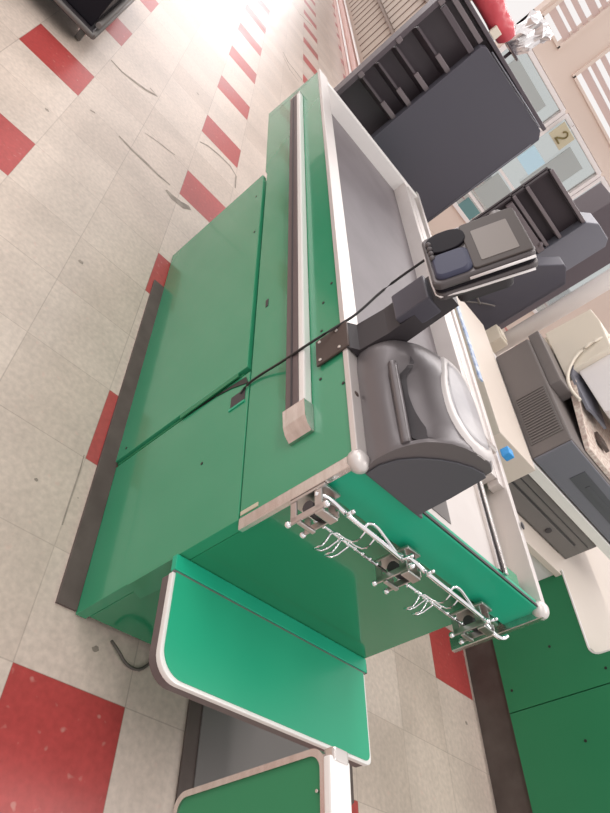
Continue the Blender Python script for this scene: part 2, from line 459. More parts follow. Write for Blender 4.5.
# sloping steel lips either side of the belt, end plate
bm = nb(); prism(bm, [lp(-.98, .050, ZT), lp(1.0, .050, ZT), lp(1.0, .155, .806), lp(-.98, .155, .806)], (0, 0, -.006)); obj('belt_lip', bm, M['steel'], ct)
bm = nb(); lbox(bm, -.98, .985, .15, .70, .795, .808); obj('conveyor_belt', bm, M['belt'], ct)
bm = nb(); lbox(bm, -.98, .99, .672, .700, .806, .874, .002); lbox(bm, -1.0, 1.0, .700, .745, .84, .876, .002); obj('belt_rail', bm, M['steel'], ct)
bm = nb(); lbox(bm, .985, 1.03, .03, .79, .79, ZT - .002, .003); obj('end_plate', bm, M['white_trim'], ct)
bm = nb(); lbox(bm, 1.03, UF, .0, .79, .57, ZT - .01, .002); obj('far_end_panel', bm, M['green'], ct)
# near deck (scanner plate)
bm = nb(); lbox(bm, -1.372, -.98, .045, .555, .855, .868, .002); obj('deck_plate', bm, M['steel'], ct)
bm = nb(); prism(bm, [lp(-1.335, .27, .8685), lp(-1.25, .345, .8685), lp(-1.335, .345, .8685)], (0, 0, .001)); obj('deck_triangle', bm, M['drawer'], ct)  # dark grey triangle laid on the deck plate
bm = nb(); lbox(bm, -1.365, -.86, .548, .562, .84, .882, .003); lbox(bm, -1.36, -.88, .528, .534, .868, .876); obj('tray_rail', bm, M['chrome'], ct)
bm = nb(); lbox(bm, -1.36, -.9, .536, .545, .862, .8745); obj('rail_gap', bm, M['black'], ct)
bm = nb(); lbox(bm, -1.34, -.86, .562, .70, .80, .812); obj('tray', bm, M['cream'], ct)
bm = nb(); lbox(bm, -1.372, -1.285, .564, .70, .79, .850, .004); obj('tray_end', bm, M['green'], ct)
bm = nb(); lbox(bm, -.885, -.86, .55, .71, .80, .895, .004); obj('tray_stop', bm, M['chrome'], ct)
bm = nb(); ball(bm, lp(-1.13, .741, .889), .006, (2.2, 1, .6)); obj('rail_clip', bm, M['black'], ct)
# bumper
bm = nb(); lbox(bm, -1.17, .90, -.024, -.001, .716, .756, .004); bf = obj('bumper', bm, M['bump_grey'], ct)
bm = nb(); lbox(bm, -1.17, .90, -.026, -.001, .757, .775, .004); obj('bumper_rail', bm, M['white_trim'], ct)
bm = nb(); lbox(bm, -1.17, .90, -.0265, -.022, .733, .738, .0015); obj('bumper_groove', bm, M['black'], ct)
bm = nb()
loft(bm, [[lp(u, w, z) for w, z in ((-.001, .712), (-k, .714), (-k, .776), (-.001, .778))] for u, k in ((-1.168, .029), (-1.215, .027), (-1.235, .020), (-1.248, .008))], smooth=False)
obj('bumper_end_cap', bm, M['chrome'], ct)
bm = nb(); lbox(bm, .90, .915, -.026, -.001, .714, .777, .004); obj('bumper_end_cap', bm, M['chrome'], ct)
# fold-down bagging shelf
bm = nb()
oc = rrect(-1.62, -1.41, .0, .655, .055, 8, (0, 0, 1, 0))
oc = []
r1, r2 = .055, .018
for (cx, cy, a0, r) in ((-1.635 + r1, -.008 + r1, 180, r1),):
    oc += [(cx + r * math.cos(math.radians(a0 + 90 * i / 8)), cy + r * math.sin(math.radians(a0 + 90 * i / 8))) for i in range(9)]
oc = [(-1.41, -.008)] + oc[::-1]
cx, cy = -1.635 + r2, .660 - r2
oc += [(cx + r2 * math.cos(math.radians(180 - 90 * i / 6)), cy + r2 * math.sin(math.radians(180 - 90 * i / 6))) for i in range(7)] + [(-1.41, .660)]
SZ = .384


def shr(pts, k):
    c = Vector((-1.41, .33)); out = []
    for a, b in pts:
        out.append((a + (k if a < -1.42 else 0), b + (k if b < .33 else -k)))
    return out


sh = thing  # keep the name free
shelf = nb(); prism(shelf, [lp(a, b, SZ + .002) for a, b in shr(oc, .008)], (0, 0, -.03)); sh_o = obj('bagging_shelf', shelf, M['green_shelf'], ct)
bm = nb(); prism(bm, [lp(a, b, SZ) for a, b in oc], (0, 0, -.014), .003); obj('shelf_trim', bm, M['white_trim'], sh_o)
bm = nb(); prism(bm, [lp(a, b, SZ - .0155) for a, b in shr(oc, .002)], (0, 0, -.022), .002); obj('shelf_edge', bm, M['bump_grey'], sh_o)
bm = nb(); lbox(bm, -1.405, -1.367, -.006, .667, SZ - .012, SZ + .004, .002); obj('shelf_hinge', bm, M['green_bright'], ct)
bm = nb(); lbox(bm, -1.4095, -1.4055, -.006, .66, SZ - .006, SZ + .001); obj('hinge_gap', bm, M['drawer'], ct)
bm = nb(); lbox(bm, -1.40, -1.37, .665, .682, SZ - .035, SZ - .005, .004); obj('hinge_end', bm, M['black'], ct)
bm = nb(); prism(bm, [lp(-1.37, -.005, .215), lp(-1.37, -.005, .372), lp(-1.37, .06, .31), lp(-1.37, .052, .19)], FM.to_3x3() @ Vector((-.003, 0, 0))); obj('shelf_bracket', bm, M['green'], ct)

# ================================================================== BAG RACK
rk = thing('bag_rack', 'chrome wire bag rack on three clamps across the near end of the green counter', 'bag rack', tuple(lp(-1.40, .3, .74)), TH)


def clamp(w, n):
    bm = nb()
    for a_ in (w - .022, w + .018): lbox(bm, -1.446, -1.396, a_, a_ + .004, .712, .728, .002); lbox(bm, -1.446, -1.396, a_, a_ + .004, .772, .790, .002); lbox(bm, -1.450, -1.436, a_, a_ + .004, .712, .795, .001)
    lbox(bm, -1.456, -1.450, w - .022, w + .022, .728, .738, .002); lbox(bm, -1.456, -1.450, w - .022, w + .022, .772, .792, .002); lbox(bm, -1.402, -1.395, w - .024, w + .024, .712, .80, .002)
    c = obj('clamp', bm, M['clamp'], rk)
    b2 = nb(); tube(b2, [lp(-1.425, w - .018, .752), lp(-1.425, w + .018, .752)], .013, 12); obj('clamp_roller', b2, M['black'], c)
    for a_, z_ in ((w - .021, .706), (w + .021, .706), (w - .021, .80)):
        b2 = nb(); ball(b2, lp(-1.446, a_, z_), .007); obj('clamp_screw', b2, M['wire'], c)


for k, w in enumerate((.022, .290, .590)): clamp(w, k)
for (w0, w1) in ((.02, .262), (.285, .60)):
    bm = nb(); tube(bm, [lp(-1.41, w0 - .02, .775), lp(-1.42, w0, .795), lp(-1.435, w0 + .03, .80), lp(-1.44, (w0 + w1) / 2, .80), lp(-1.44, w1 - .03, .795), lp(-1.43, w1, .785)], .0055, 10, sub=2)
    tube(bm, [lp(-1.44, w0 + .035, .80), lp(-1.44, w0 + .037, .815)], .004, 8); tube(bm, [lp(-1.435, w1 - .01, .79), lp(-1.435, w1 - .008, .81)], .004, 8); ball(bm, lp(-1.44, w0 + .037, .817), .005)
    ball(bm, lp(-1.435, w1 - .008, .812), .005)
    obj('upper_rod', bm, M['wire'], rk)
    bm = nb(); tube(bm, [lp(-1.425, w0 - .01, .738), lp(-1.43, w1 + .01, .735)], .0035, 8)
    for k in range(9): ball(bm, lp(-1.428, w0 + (w1 - w0) * (k + 1) / 10, .737), .0052, (1, .7, 1), seg=8)
    obj('lower_rod', bm, M['wire'], rk)
    for c in ((w0 + w1) / 2 - .035, (w0 + w1) / 2 - .005):
        bm = nb()
        tube(bm, [lp(-1.44, c + .012, .80), lp(-1.452, c + .016, .78), lp(-1.45, c + .010, .762), lp(-1.43, c - .02, .745), lp(-1.46, c - .03, .730), lp(-1.462, c - .032, .712), lp(-1.455, c - .026, .700), lp(-1.445, c + .005, .700), lp(-1.43, c + .012, .736)], .0022, 7, sub=1)
        obj('bag_hook', bm, M['wire'], rk)
    bm = nb(); c = (w0 + w1) / 2
    tube(bm, [lp(-1.44, c - .03, .80), lp(-1.432, c - .03, .812), lp(-1.430, c - .01, .816), lp(-1.433, c + .03, .808), lp(-1.437, c + .09, .795)], .0035, 8, sub=2); obj('rod_guard', bm, M['wire'], rk)
bm = nb(); tube(bm, [lp(-1.43, .585, .782), lp(-1.45, .62, .785), lp(-1.455, .650, .79), lp(-1.445, .662, .80)], .0055, 10, sub=2); obj('rod_end_hook', bm, M['wire'], rk)
bm = nb(); lbox(bm, -1.395, -1.37, .60, .70, .748, .77, .003); obj('mounting_bar', bm, M['chrome'], rk)

# ================================================================== BARCODE SCANNER
sc = thing('barcode_scanner', 'dark graphite hooded scanner with an oval glass window standing on the counter corner', 'scanner', tuple(lp(-1.23, .12, .868)), TH)
prof = [(.028, .869), (.018, .90), (.018, .935), (.024, .955), (.034, .962), (.044, .962), (.047, .972), (.054, 1.0), (.072, 1.022), (.100, 1.040), (.135, 1.052), (.165, 1.054), (.186, 1.045), (.196, .99), (.202, .93), (.204, .869)]
smooth_prof = [(.028, .869), (.016, .90), (.016, .93), (.019, .95), (.024, .968), (.031, .985), (.040, 1.0), (.054, 1.014), (.074, 1.030), (.100, 1.042), (.135, 1.052), (.165, 1.054), (.186, 1.045), (.196, .99), (.202, .93), (.204, .869)]
rings = []
for u, kx, kz, dw, st in ((-1.392, 1, 1, 0, 0), (-1.384, 1.02, 1.012, 0, 0), (-1.372, 1.04, 1.012, 0, .9), (-1.33, 1.08, 1.005, 0, 1), (-1.25, 1.16, .985, 0, 1), (-1.185, 1.21, .965, .0, .9), (-1.165, 1.21, .955, .0, 0), (-1.11, 1.19, .92, .0, 0), (-1.07, 1.12, .85, .006, 0), (-1.045, .98, .70, .014, 0), (-1.035, .85, .55, .02, 0)):
    pf = [(a_[0] * (1 - st) + b_[0] * st, a_[1] * (1 - st) + b_[1] * st) for a_, b_ in zip(smooth_prof, prof)]
    rings.append([lp(u, .018 + dw + (w - .018) * kx, .869 + (z - .869) * kz) for w, z in pf])
bm = nb(); loft(bm, rings); HULL = BVHTree.FromBMesh(bm)
body = obj('hood', bm, M['scanner'], sc)
md = body.modifiers.new('edge', 'EDGE_SPLIT'); md.split_angle = math.radians(50)
bm = nb(); prism(bm, [lp(-1.3925, w, z) for w, z in [(a, b) for a, b in prof if not (.954 < b < .975 and a < .05)] if True] if False else
              [lp(-1.3925, w, z) for w, z in ((.032, .872), (.030, .90), (.040, .935), (.062, .966), (.09, .992), (.12, 1.012), (.15, 1.026), (.178, 1.033), (.190, 1.030), (.197, .95), (.199, .872))], FM.to_3x3() @ Vector((-.004, 0, 0)), .0015)
obj('end_cover', bm, M['scanner_dark'], sc)
bm = nb()
loft(bm, [[lp(u, .030 + a, .962 + b) for a, b in ((-.008, -.004), (-.012, .004), (-.008, .012), (.002, .013), (.008, .004), (.004, -.004))] for u in (-1.385, -1.375, -1.17, -1.155)])
obj('grip_ridge', bm, M['scanner'], sc)
bm = nb(); n_ = 24; rows = []
for i in range(n_ + 1):
    t_ = i / n_; u = -1.383 + .243 * t_; hw = .0055 * min(1, 6 * t_ + .15, 6 * (1 - t_) + .15); wc = .051 - .003 * math.sin(PI * t_); row = []
    for k_ in range(9):
        q, nn, _, _ = HULL.ray_cast(lp(u, wc - hw + hw * k_ / 4, 1.3), Vector((0, 0, -1))); row.append(bm.verts.new(q + nn * .0025 * (1 if nn.z > 0 else -1)))
    rows.append(row)
for r0_, r1_ in zip(rows, rows[1:]):
    for k_ in range(8): bm.faces.new((r0_[k_], r1_[k_], r1_[k_ + 1], r0_[k_ + 1]))
obj('ridge_groove', bm, M['black'], sc)
# oval window lying on the slope that faces the cashier
cen = lp(-1.222, .164, 1.036); A_ = (lp(-1.376, .184, 1.050) - lp(-1.070, .160, 1.014)) * .5; B_ = (lp(-1.155, .236, 1.024) - lp(-1.285, .098, 1.044)) * .5
Nn = A_.cross(B_).normalized(); Nn = Nn if Nn.z > 0 else -Nn


def oval(k, h, n=40):
    out = []
    for t in [i * 2 * PI / n for i in range(n)]:
        p = cen + (A_ * math.cos(t) + B_ * math.sin(t) * (1 + .18 * math.cos(t))) * k
        q, nn, _, _ = HULL.ray_cast(p + Nn * .2, -Nn)
        if q is None or (q - p).length > .03: q, nn, _, _ = HULL.find_nearest(p)
        out.append(q + Nn * h)
    return out


bm = nb(); loft(bm, [oval(1.03, -.002), oval(1.0, .005), oval(.88, .006), oval(.85, .000)], cap=False); obj('window_ring', bm, M['lens_ring'], sc)
bm = nb(); loft(bm, [oval(k_, .0015) for k_ in (.90, .7, .5, .3, .1)]); obj('scan_window', bm, M['lens'], sc)
bm = nb(); lbox(bm, -1.395, -1.06, .012, .215, .868, .874, .003); obj('base', bm, M['scanner_dark'], sc)

# ================================================================== PAYMENT TERMINAL ON ITS POST
tm = thing('payment_terminal', 'black card payment terminal with square grey screen on a thick bent post', 'payment terminal', tuple(lp(-1.0, .02, .88)), TH)
bm = nb(); lbox(bm, -1.062, -.972, -.010, -.004, .797, .889, .002); obj('mount_plate', bm, M['brown'], tm)
for u, z in ((-.985, .81), (-1.05, .81), (-.985, .86), (-1.05, .865)):
    bm = nb(); disc(bm, lp(u, -.011, z), FM.to_3x3() @ Vector((0, 1, 0)), .004, .003, 10); obj('screw', bm, M['screw'], tm)
bm = nb()
loft(bm, [[lp(a, .004 + b, z) for a, b in ((u - .047, w - .006), (u + .047, w - .006), (u + .047, w + .040), (u - .047, w + .040))] for u, w, z in ((-1.018, -.008, .884), (-1.018, .018, .90), (-1.012, .028, .97), (-1.0, .032, 1.06), (-1.0, .030, 1.12))], smooth=False)
obj('post', bm, M['black'], tm)
bm = nb(); lbox(bm, -1.050, -.960, .012, .062, 1.0, 1.085, .004); ps = obj('post_sleeve', bm, M['panel_dark'], tm)
# terminal body frame:  Lx up the face, Sx along the face, Nx out of the face
Lv = Vector((.0, -.314, .949)); Sv = Vector((-1, 0, 0)); Nv = Vector((0, .949, .314)); TC = Vector((-1.058, -.385, 1.217))


def tp(a, b, c): return TC + Lv * a + Sv * b + Nv * c      # a up the face, b towards the camera, c out


def tprism(pts, c0, c1, bev, m_, name, par, tap=0):
    bm = nb(); prism(bm, [tp(a, b, c0) for a, b in pts], Nv * (c1 - c0), bev); return obj(name, bm, m_, par)


body_o = rrect(-.098, .094, -.097, .088, .018, 6)
tprism([(a * 1.0, b) for a, b in body_o], -.030, -.012, .006, M['term'], 'lower_shell', tm)
tprism([(a * .985, b * .97) for a, b in body_o], -.012, -.006, .001, M['term_black'], 'shell_seam', tm)
hb = tprism([(a, b * .985) for a, b in body_o], -.006, .010, .005, M['term'], 'upper_shell', tm)
tprism(rrect(-.018, .091, -.090, .080, .008), .010, .014, .002, M['bezel'], 'screen_bezel', hb)
tprism(rrect(-.000, .070, -.052, .062, .003), .014, .0148, 0, M['screen'], 'screen', hb)
tprism(rrect(-.092, -.012, -.088, -.012, .034, 8), .010, .016, .002, M['term_black'], 'card_cup', hb)
bm = nb(); loft(bm, [[tp(a * s - .060, b * s + .036, c) for a, b in rrect(-.030, .044, -.046, .042, .018, 6)] for s, c in ((1.0, .008), (.97, .014), (.8, .018))]); obj('keypad_hump', bm, M['term_blue'], hb)
for k in range(4):
    bm = nb(); ball(bm, tp(-.085, -.05 + .018 * k, .018), .006, (1, 1, 1), seg=10); obj('key', bm, M['term'], hb)
bm = nb(); tube(bm, [tp(-.03, .090, .002), tp(.09, .090, .002)], .0028, 8); obj('edge_strip', bm, M['frame'], tm)
bm = nb(); tube(bm, [tp(-.099, -.07, -.018), tp(-.100, .07, -.018), tp(-.088, .089, -.020), tp(.085, .090, -.024)], .0025, 8, sub=1); obj('edge_strip', bm, M['frame'], tm)
tprism(rrect(-.06, .05, -.06, .05, .015), -.075, -.030, .006, M['black'], 'back_mount', tm)
bm = nb(); loft(bm, [[tp(a, b, c) for a, b in ((-.055, -.045), (-.055, .04), (.02, .04), (.02, -.045))] for c in (-.04, -.075)], smooth=False); obj('tilt_bracket', bm, M['black'], tm)
bm = nb(); disc(bm, tp(.06, -.1, -.01), Sv, .016, .03, 16); obj('stylus_cap', bm, M['drawer'], tm)

bm = nb()
tube(bm, [lp(-.885, .03, 1.10), lp(-.887, .028, .985), lp(-.945, .008, .915), lp(-.969, -.007, .885), lp(-.985, -.022, .825), lp(-.996, -.031, .767), lp(-.975, -.020, .70), lp(-.942, -.006, .617), lp(-.938, -.004, .565), lp(-.955, -.002, .54)], .0032, 8, sub=2)
single('cable', bm, M['cable'], 'thin black cable drooping from the terminal post over the side bumper', 'cable', tuple(lp(-.95, -.01, .54)), smooth=True)

# labels and tag on the counter's far rail
bm = nb(); prism(bm, [lp(-.46, .795, .882), lp(.10, .81, .882), lp(.10, .835, .882), lp(-.46, .82, .882)], (0, 0, .006)); single('price_label_strip', bm, M['label'], 'pale blue printed label strip lying along the counter rail by the terminal', 'label', tuple(lp(-.2, .8, .882)))
bm = nb(); lbox(bm, -.855, -.825, .768, .80, .884, .912, .003); single('tag', bm, M['blue'], 'small bright blue plastic tag clipped to the rail beside the scanner', 'tag', tuple(lp(-.84, .79, .884)))
bm = nb(); tube(bm, [lp(-1.39, .115, .004), lp(-1.415, .13, .02), lp(-1.435, .175, .004), lp(-1.432, .215, .004), lp(-1.40, .245, .004), lp(-1.375, .25, .02)], .004, 8, sub=2)
single('floor_cable', bm, M['cable_grey'], 'dusty grey cable looped on the floor at the foot of the green counter', 'cable', tuple(lp(-1.4, .18, 0)), smooth=True)

# ================================================================== RUBBER MAT
bm = nb(); mo = [(-1.02, -.80), (-1.02, -1.495), (-1.535, -1.495), (-1.72, -1.25), (-1.72, -.80)]
prism(bm, [(x, y, .001) for x, y in mo], (0, 0, .006), 0, 0)
mi_ = [(-1.05, -.845), (-1.05, -1.455), (-1.53, -1.455), (-1.68, -1.23), (-1.68, -.845)]
prism(bm, [(x, y, .007) for x, y in mi_], (0, 0, .004), .001, 1)
single('rubber_mat', bm, [M['kick'], M['drawer']], 'dark rubber floor mat under the raised bagging shelf', 'mat', (-1.4, -1.1, 0))

# ================================================================== NEAREST GREEN PARTITION (bottom of the picture)
pn = thing('counter_partition', 'green side partition with pale metal frame, nearest the camera below the shelf', 'counter partition', (-2.3, -.41, 0))


def xz(pts, y): return [wp(a, y, b) for a, b in pts]


X0, X1, Z0, Z1 = -3.0, -1.853, .492, .790
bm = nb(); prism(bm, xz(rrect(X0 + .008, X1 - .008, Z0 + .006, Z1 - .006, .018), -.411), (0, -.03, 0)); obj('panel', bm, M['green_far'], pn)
bm = nb(); oo = rrect(X0, X1, Z0, Z1, .024, 8); ii = rrect(X0 + .009, X1 - .009, Z0 + .009, Z1 - .009, .018, 8)
t = bmesh.new(); rings = [[wp(a, -.407, b) for a, b in oo], [wp(a, -.407, b) for a, b in ii], [wp(a, -.414, b) for a, b in ii]]
back = [[wp(a, -.437, b) for a, b in oo]]
loft(bm, back + rings, cap=False, smooth=False); obj('frame', bm, M['chrome'], pn)
bm = nb(); wbox(bm, X0, X1 - .014, -.448, -.406, Z1 - .002, Z1 + .010, .003); obj('top_rail', bm, M['white_trim'], pn)
bm = nb(); wbox(bm, X1 - .02, X1 - .002, -.444, -.412, Z1 - .006, Z1 + .012, .004); obj('rail_end', bm, M['chrome'], pn)
bm = nb(); disc(bm, (-1.905, -.409, .775), (0, 1, 0), .0022, .004, 8); obj('screw', bm, M['screw'], pn)
bm = nb(); disc(bm, (-1.925, -.409, .66), (0, 1, 0), .006, .006, 12); obj('screw', bm, M['screw'], pn)
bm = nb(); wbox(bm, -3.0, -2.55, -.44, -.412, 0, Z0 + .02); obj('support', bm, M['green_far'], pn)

# ================================================================== SECOND LANE COUNTER (right edge)
c2 = thing('checkout_counter', 'second green checkout counter on a dark base at the right edge of the photo', 'checkout counter', (-1.2, -2.43, 0))
bm = nb()
prof2 = [(-.48, .165), (-1.018, .165), (-1.018, .88), (-.90, .88), (-.90, .625)] + [(-.90 + .045 - .045 * math.cos(math.radians(a)), .622 - .045 * math.sin(math.radians(a))) for a in (15, 30, 45, 60, 75, 90)] + [(-.48, .577)]
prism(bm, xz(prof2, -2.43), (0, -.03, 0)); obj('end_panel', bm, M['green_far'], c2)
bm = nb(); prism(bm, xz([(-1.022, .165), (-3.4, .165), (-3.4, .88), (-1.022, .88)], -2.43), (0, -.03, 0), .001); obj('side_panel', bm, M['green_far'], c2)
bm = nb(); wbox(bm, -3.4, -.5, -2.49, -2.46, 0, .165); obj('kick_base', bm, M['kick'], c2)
bm = nb(); pts = [(-.90, .88), (-.90, .625)] + prof2[5:]
t = [(a, b) for a, b in pts]; off = [(a + .006, b + .006) for a, b in pts]
prism(bm, xz(t + off[::-1], -2.427), (0, -.012, 0)); obj('edge_trim', bm, M['white_trim'], c2)
bm = nb()
prism(bm, [wp(x, y, .574) for x, y in ((-.84, -2.462), (-.50, -2.462), (-.50, -1.50), (1.3, -1.50), (2.1, -2.05), (2.1, -3.7), (-.84, -3.7))], (0, 0, -.03), .002); tt = obj('worktop', bm, M['cream'], c2)
bm = nb(); wbox(bm, -.485, 1.2, -2.455, -1.55, .0, .543); obj('end_cabinet', bm, M['frame'], c2)
bm = nb(); wbox(bm, -.42, .62, -1.79, -1.50, .5745, .80, .004); obj('side_shelf', bm, M['cream'], c2)
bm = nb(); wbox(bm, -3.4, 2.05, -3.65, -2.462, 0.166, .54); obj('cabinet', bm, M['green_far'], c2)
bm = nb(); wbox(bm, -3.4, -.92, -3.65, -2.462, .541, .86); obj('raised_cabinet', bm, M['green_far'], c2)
for x, z in ((-.93, .20), (-.96, .62), (-1.2, .45), (-.80, .42)):
    bm = nb(); disc(bm, (x, -2.4295, z), (0, 1, 0), .006, .003, 8); obj('screw_hole', bm, M['cable'], c2)

# cash drawer, board, register, printer
dw = thing('cash_till', 'wide grey metal cash drawer with a lock under the register', 'cash drawer', (0, -2.2, .574))
bm = nb(); wbox(bm, -.343, .10, -2.573, -1.83, .575, .738, .004); obj('case', bm, M['drawer'], dw)
bm = nb(); wbox(bm, -.350, -.343, -2.50, -1.86, .585, .658, .002); dr_ = obj('drawer_front', bm, M['drawer'], dw)
bm = nb(); disc(bm, (-.352, -2.287, .624), (1, 0, 0), .016, .008, 16); obj('lock', bm, M['black'], dr_)
bm = nb(); wbox(bm, -.346, -.343, -2.49, -1.86, .661, .668); wbox(bm, -.345, -.343, -2.55, -1.86, .700, .704); obj('drawer_gap', bm, M['black'], dw)
bm = nb(); wbox(bm, -.352, .42, -2.95, -1.795, .742, .792, .003); single('register_board', bm, M['white_trim'], 'thick white board lying between the cash drawer and the register', 'board', (0, -2.3, .742))
rg = thing('cash_register', 'dark grey cash register with slatted side vent on the white board', 'cash register', (0, -2.2, .793))
bm = nb(); wbox(bm, -.335, .365, -2.9, -1.812, .794, .975, .008); obj('case', bm, M['register'], rg)
bm = nb(); wbox(bm, -.345, -.335, -2.9, -1.815, .80, .970, .004); obj('front_panel', bm, M['register_blue'], rg)
bm = nb(); wbox(bm, -.347, -.345, -2.5, -2.02, .86, .93); wbox(bm, -.349, -.345, -2.35, -2.12, .885, .905); obj('recess', bm, M['scanner_dark'], rg)
bm = nb(); wbox(bm, -.27, .02, -1.812, -1.808, .812, .958)
for k in range(18):
    x = -.26 + k * .0158; wbox(bm, x, x + .006, -1.8075, -1.803, .818, .952, 0, 1)
obj('vent_grille', bm, [M['drawer'], M['register']], rg)
bm = nb(); wbox(bm, .02, .40, -1.965, -1.83, .974, 1.03, .006); obj('printer_plinth', bm, M['register'], rg)
pr = thing('receipt_printer', 'cream office printer with a curved cable on top of the dark register', 'printer', (0, -2.2, .975))
bm = nb(); prism(bm, [wp(x, -1.955, z) for x, z in ((.500, 1.034), (.487, 1.276), (.38, 1.285), (.18, 1.27), (.17, 1.075), (.10, 1.034))], (0, -.75, 0), .006); obj('case', bm, M['cream2'], pr)
bm = nb(); wbox(bm, .36, .50, -2.65, -1.98, .976, 1.034); obj('foot', bm, M['cream2'], pr)
bm = nb(); prism(bm, [wp(x, -1.955, z) for x, z in ((.12, 1.03), (.05, 1.022), (-.232, .985), (-.30, .977), (-.30, .999), (-.08, 1.035), (.10, 1.07))], (0, -.75, 0), .003); obj('keypad', bm, M['ivory_keys'], pr)
bm = nb(); prism(bm, [wp(x, y, z) for x, y, z in ((.19, -1.952, 1.078), (.14, -1.952, 1.055), (-.089, -1.962, 1.052), (-.10, -1.99, 1.060), (-.10, -2.12, 1.062), (.16, -2.12, 1.088))], (0, 0, .012)); obj('paper_slot', bm, M['register_blue'], pr)
bm = nb(); prism(bm, [wp(x, -1.99, z) for x, z in ((.20, 1.09), (-.12, 1.11), (-.14, 1.15), (.18, 1.26))], (0, -.5, 0), .006); obj('lid', bm, M['frame'], pr)
bm = nb(); wbox(bm, -.21, -.14, -2.14, -2.06, 1.022, 1.040, .004); obj('badge', bm, M['brown'], pr)
bm = nb(); tube(bm, [(0.293, -2.0, 1.296), (0.265, -1.96, 1.263), (0.254, -1.94, 1.199), (0.232, -1.94, 1.127), (0.169, -1.935, 1.068), (0.105, -1.935, 1.037), (0.021, -1.935, 1.034), (-0.046, -1.935, 1.05)], .008, 10, sub=2); obj('cable', bm, M['cream2'], pr)
bm = nb(); tube(bm, [(.915, -2.2, .576), (.915, -2.2, 3.2)], .05, 24); single('lane_pole', bm, M['frame'], 'thick white round pole rising behind the dark cash register', 'pole', (.915, -2.2, .576), smooth=True)
bm = nb(); wbox(bm, .80, .93, -2.145, -2.06, .576, .80, .008); wbox(bm, .82, .91, -2.135, -2.07, .80, .806, .002); single('junction_box', bm, M['cream2'], 'small cream box at the foot of the white pole', 'box', (.86, -2.1, .576))

# dark merchandiser behind the pole
bk = thing('display_bin', 'low dark slate display bin standing behind the white pole and the terminal', 'display bin', (1.25, -1.95, .576))
bm = nb(); prism(bm, [wp(1.05, y, z) for y, z in ((-1.62, .576), (-1.66, .80), (-2.05, 1.275), (-2.075, 1.275), (-2.175, 1.222), (-2.175, .576))], (.10, 0, 0), .006); obj('case', bm, M['panel_dark'], bk)
bm = nb(); tube(bm, [(1.04, -1.78, .74), (1.03, -1.86, .80), (1.03, -1.95, .78)], .006, 8, sub=1); tube(bm, [(1.04, -1.88, .72), (1.03, -1.96, .80), (1.03, -2.02, .84)], .005, 8, sub=1); obj('loose_wire', bm, M['drawer'], bk)

# ================================================================== TALL DARK CANDY RACK
cr = thing('candy_rack', 'tall dark merchandise rack with a slate panel and empty slanted shelves beyond the belt', 'display rack', (1.55, -1.0, 0))
RX = 1.35
bm = nb(); wbox(bm, RX, RX + .10, -.585, -.560, .76, 1.62, .004); obj('side_frame', bm, M['rack'], cr)
bm = nb(); wbox(bm, RX + .13, RX + .16, -1.46, -.60, .76, 1.56); obj('back_panel', bm, M['rack'], cr)
bm = nb(); wbox(bm, RX + .02, RX + .13, -.86, -.585, .76, .79); obj('bottom_shelf', bm, M['rack'], cr)
bm = nb(); wbox(bm, RX + .03, RX + .16, -1.42, -1.08, .0, .80, .004); obj('pedestal', bm, M['rack'], cr)
for z in (.97, 1.07, 1.18, 1.31):
    bm = nb(); box_pts(bm, [wp(RX + .02, -.885, z + .0), wp(RX + .13, -.885, z - .03), wp(RX + .13, -.60, z - .03), wp(RX + .02, -.60, z), wp(RX + .02, -.885, z + .012), wp(RX + .13, -.885, z - .018), wp(RX + .13, -.60, z - .018), wp(RX + .02, -.60, z + .012)])
    s_ = obj('shelf', bm, M['rack'], cr)
    bm = nb(); wbox(bm, RX + .005, RX + .02, -.885, -.76, z - .004, z + .022, .003); obj('shelf_lip', bm, M['rack_lip'], s_)
bm = nb()
oc = [(-.862, .74), (-.862, 1.50), (-.885, 1.522), (-1.42, 1.535), (-1.462, 1.505), (-1.468, .74)]
prism(bm, [wp(RX - .02, y, z) for y, z in oc], (.06, 0, 0), .005); fp = obj('front_panel', bm, M['panel_dark'], cr)
bm = nb(); tube(bm, [(RX - .022, -1.40, 1.538), (RX - .022, -1.30, 1.538), (RX - .022, -.92, 1.53)], .004, 8)
tube(bm, [(RX - .022, -1.452, 1.46), (RX - .022, -1.455, .76)], .003, 8); obj('panel_edge', bm, M['register_blue'], fp)
bm = nb(); wbox(bm, RX + .03, RX + .16, -1.46, -.60, 1.545, 1.565, .003); obj('top_shelf', bm, M['rack'], cr)
bm = nb(); wbox(bm, RX - .005, RX + .02, -.86, -.60, 1.44, 1.47, .003); wbox(bm, RX + .02, RX + .05, -.86, -.60, 1.50, 1.525, .002, 1); obj('header_rail', bm, [M['rack'], M['rack_lip']], cr)
for z in (.978, 1.215, 1.46):
    bm = nb(); wbox(bm, RX - .008, RX + .004, -.592, -.566, z - .015, z + .015, .004); obj('rail_clip', bm, M['rack_lip'], cr)

# bags on top of the rack
def blob(bm, c, sx, sy, sz, seed, amp=.16, ns=7, seg=28):
    rnd = random.Random(seed); ph = [(rnd.uniform(2, ns), rnd.uniform(2, ns), rnd.uniform(0, 6), rnd.uniform(0, 6)) for _ in range(7)]
    t = bmesh.new(); bmesh.ops.create_uvsphere(t, u_segments=seg, v_segments=seg // 2, radius=1)
    for v_ in t.verts:
        a = math.atan2(v_.co.y, v_.co.x); b = v_.co.z; k = 1
        for p, q, r, s in ph: k += amp / 3 * math.sin(round(p) * a + r) * math.cos(q * b + s)
        v_.co = Vector((v_.co.x * sx * k, v_.co.y * sy * k, v_.co.z * sz * (1 + .3 * (k - 1)))) + Vector(c)
    merge(bm, t, 0, 0, smooth=True)


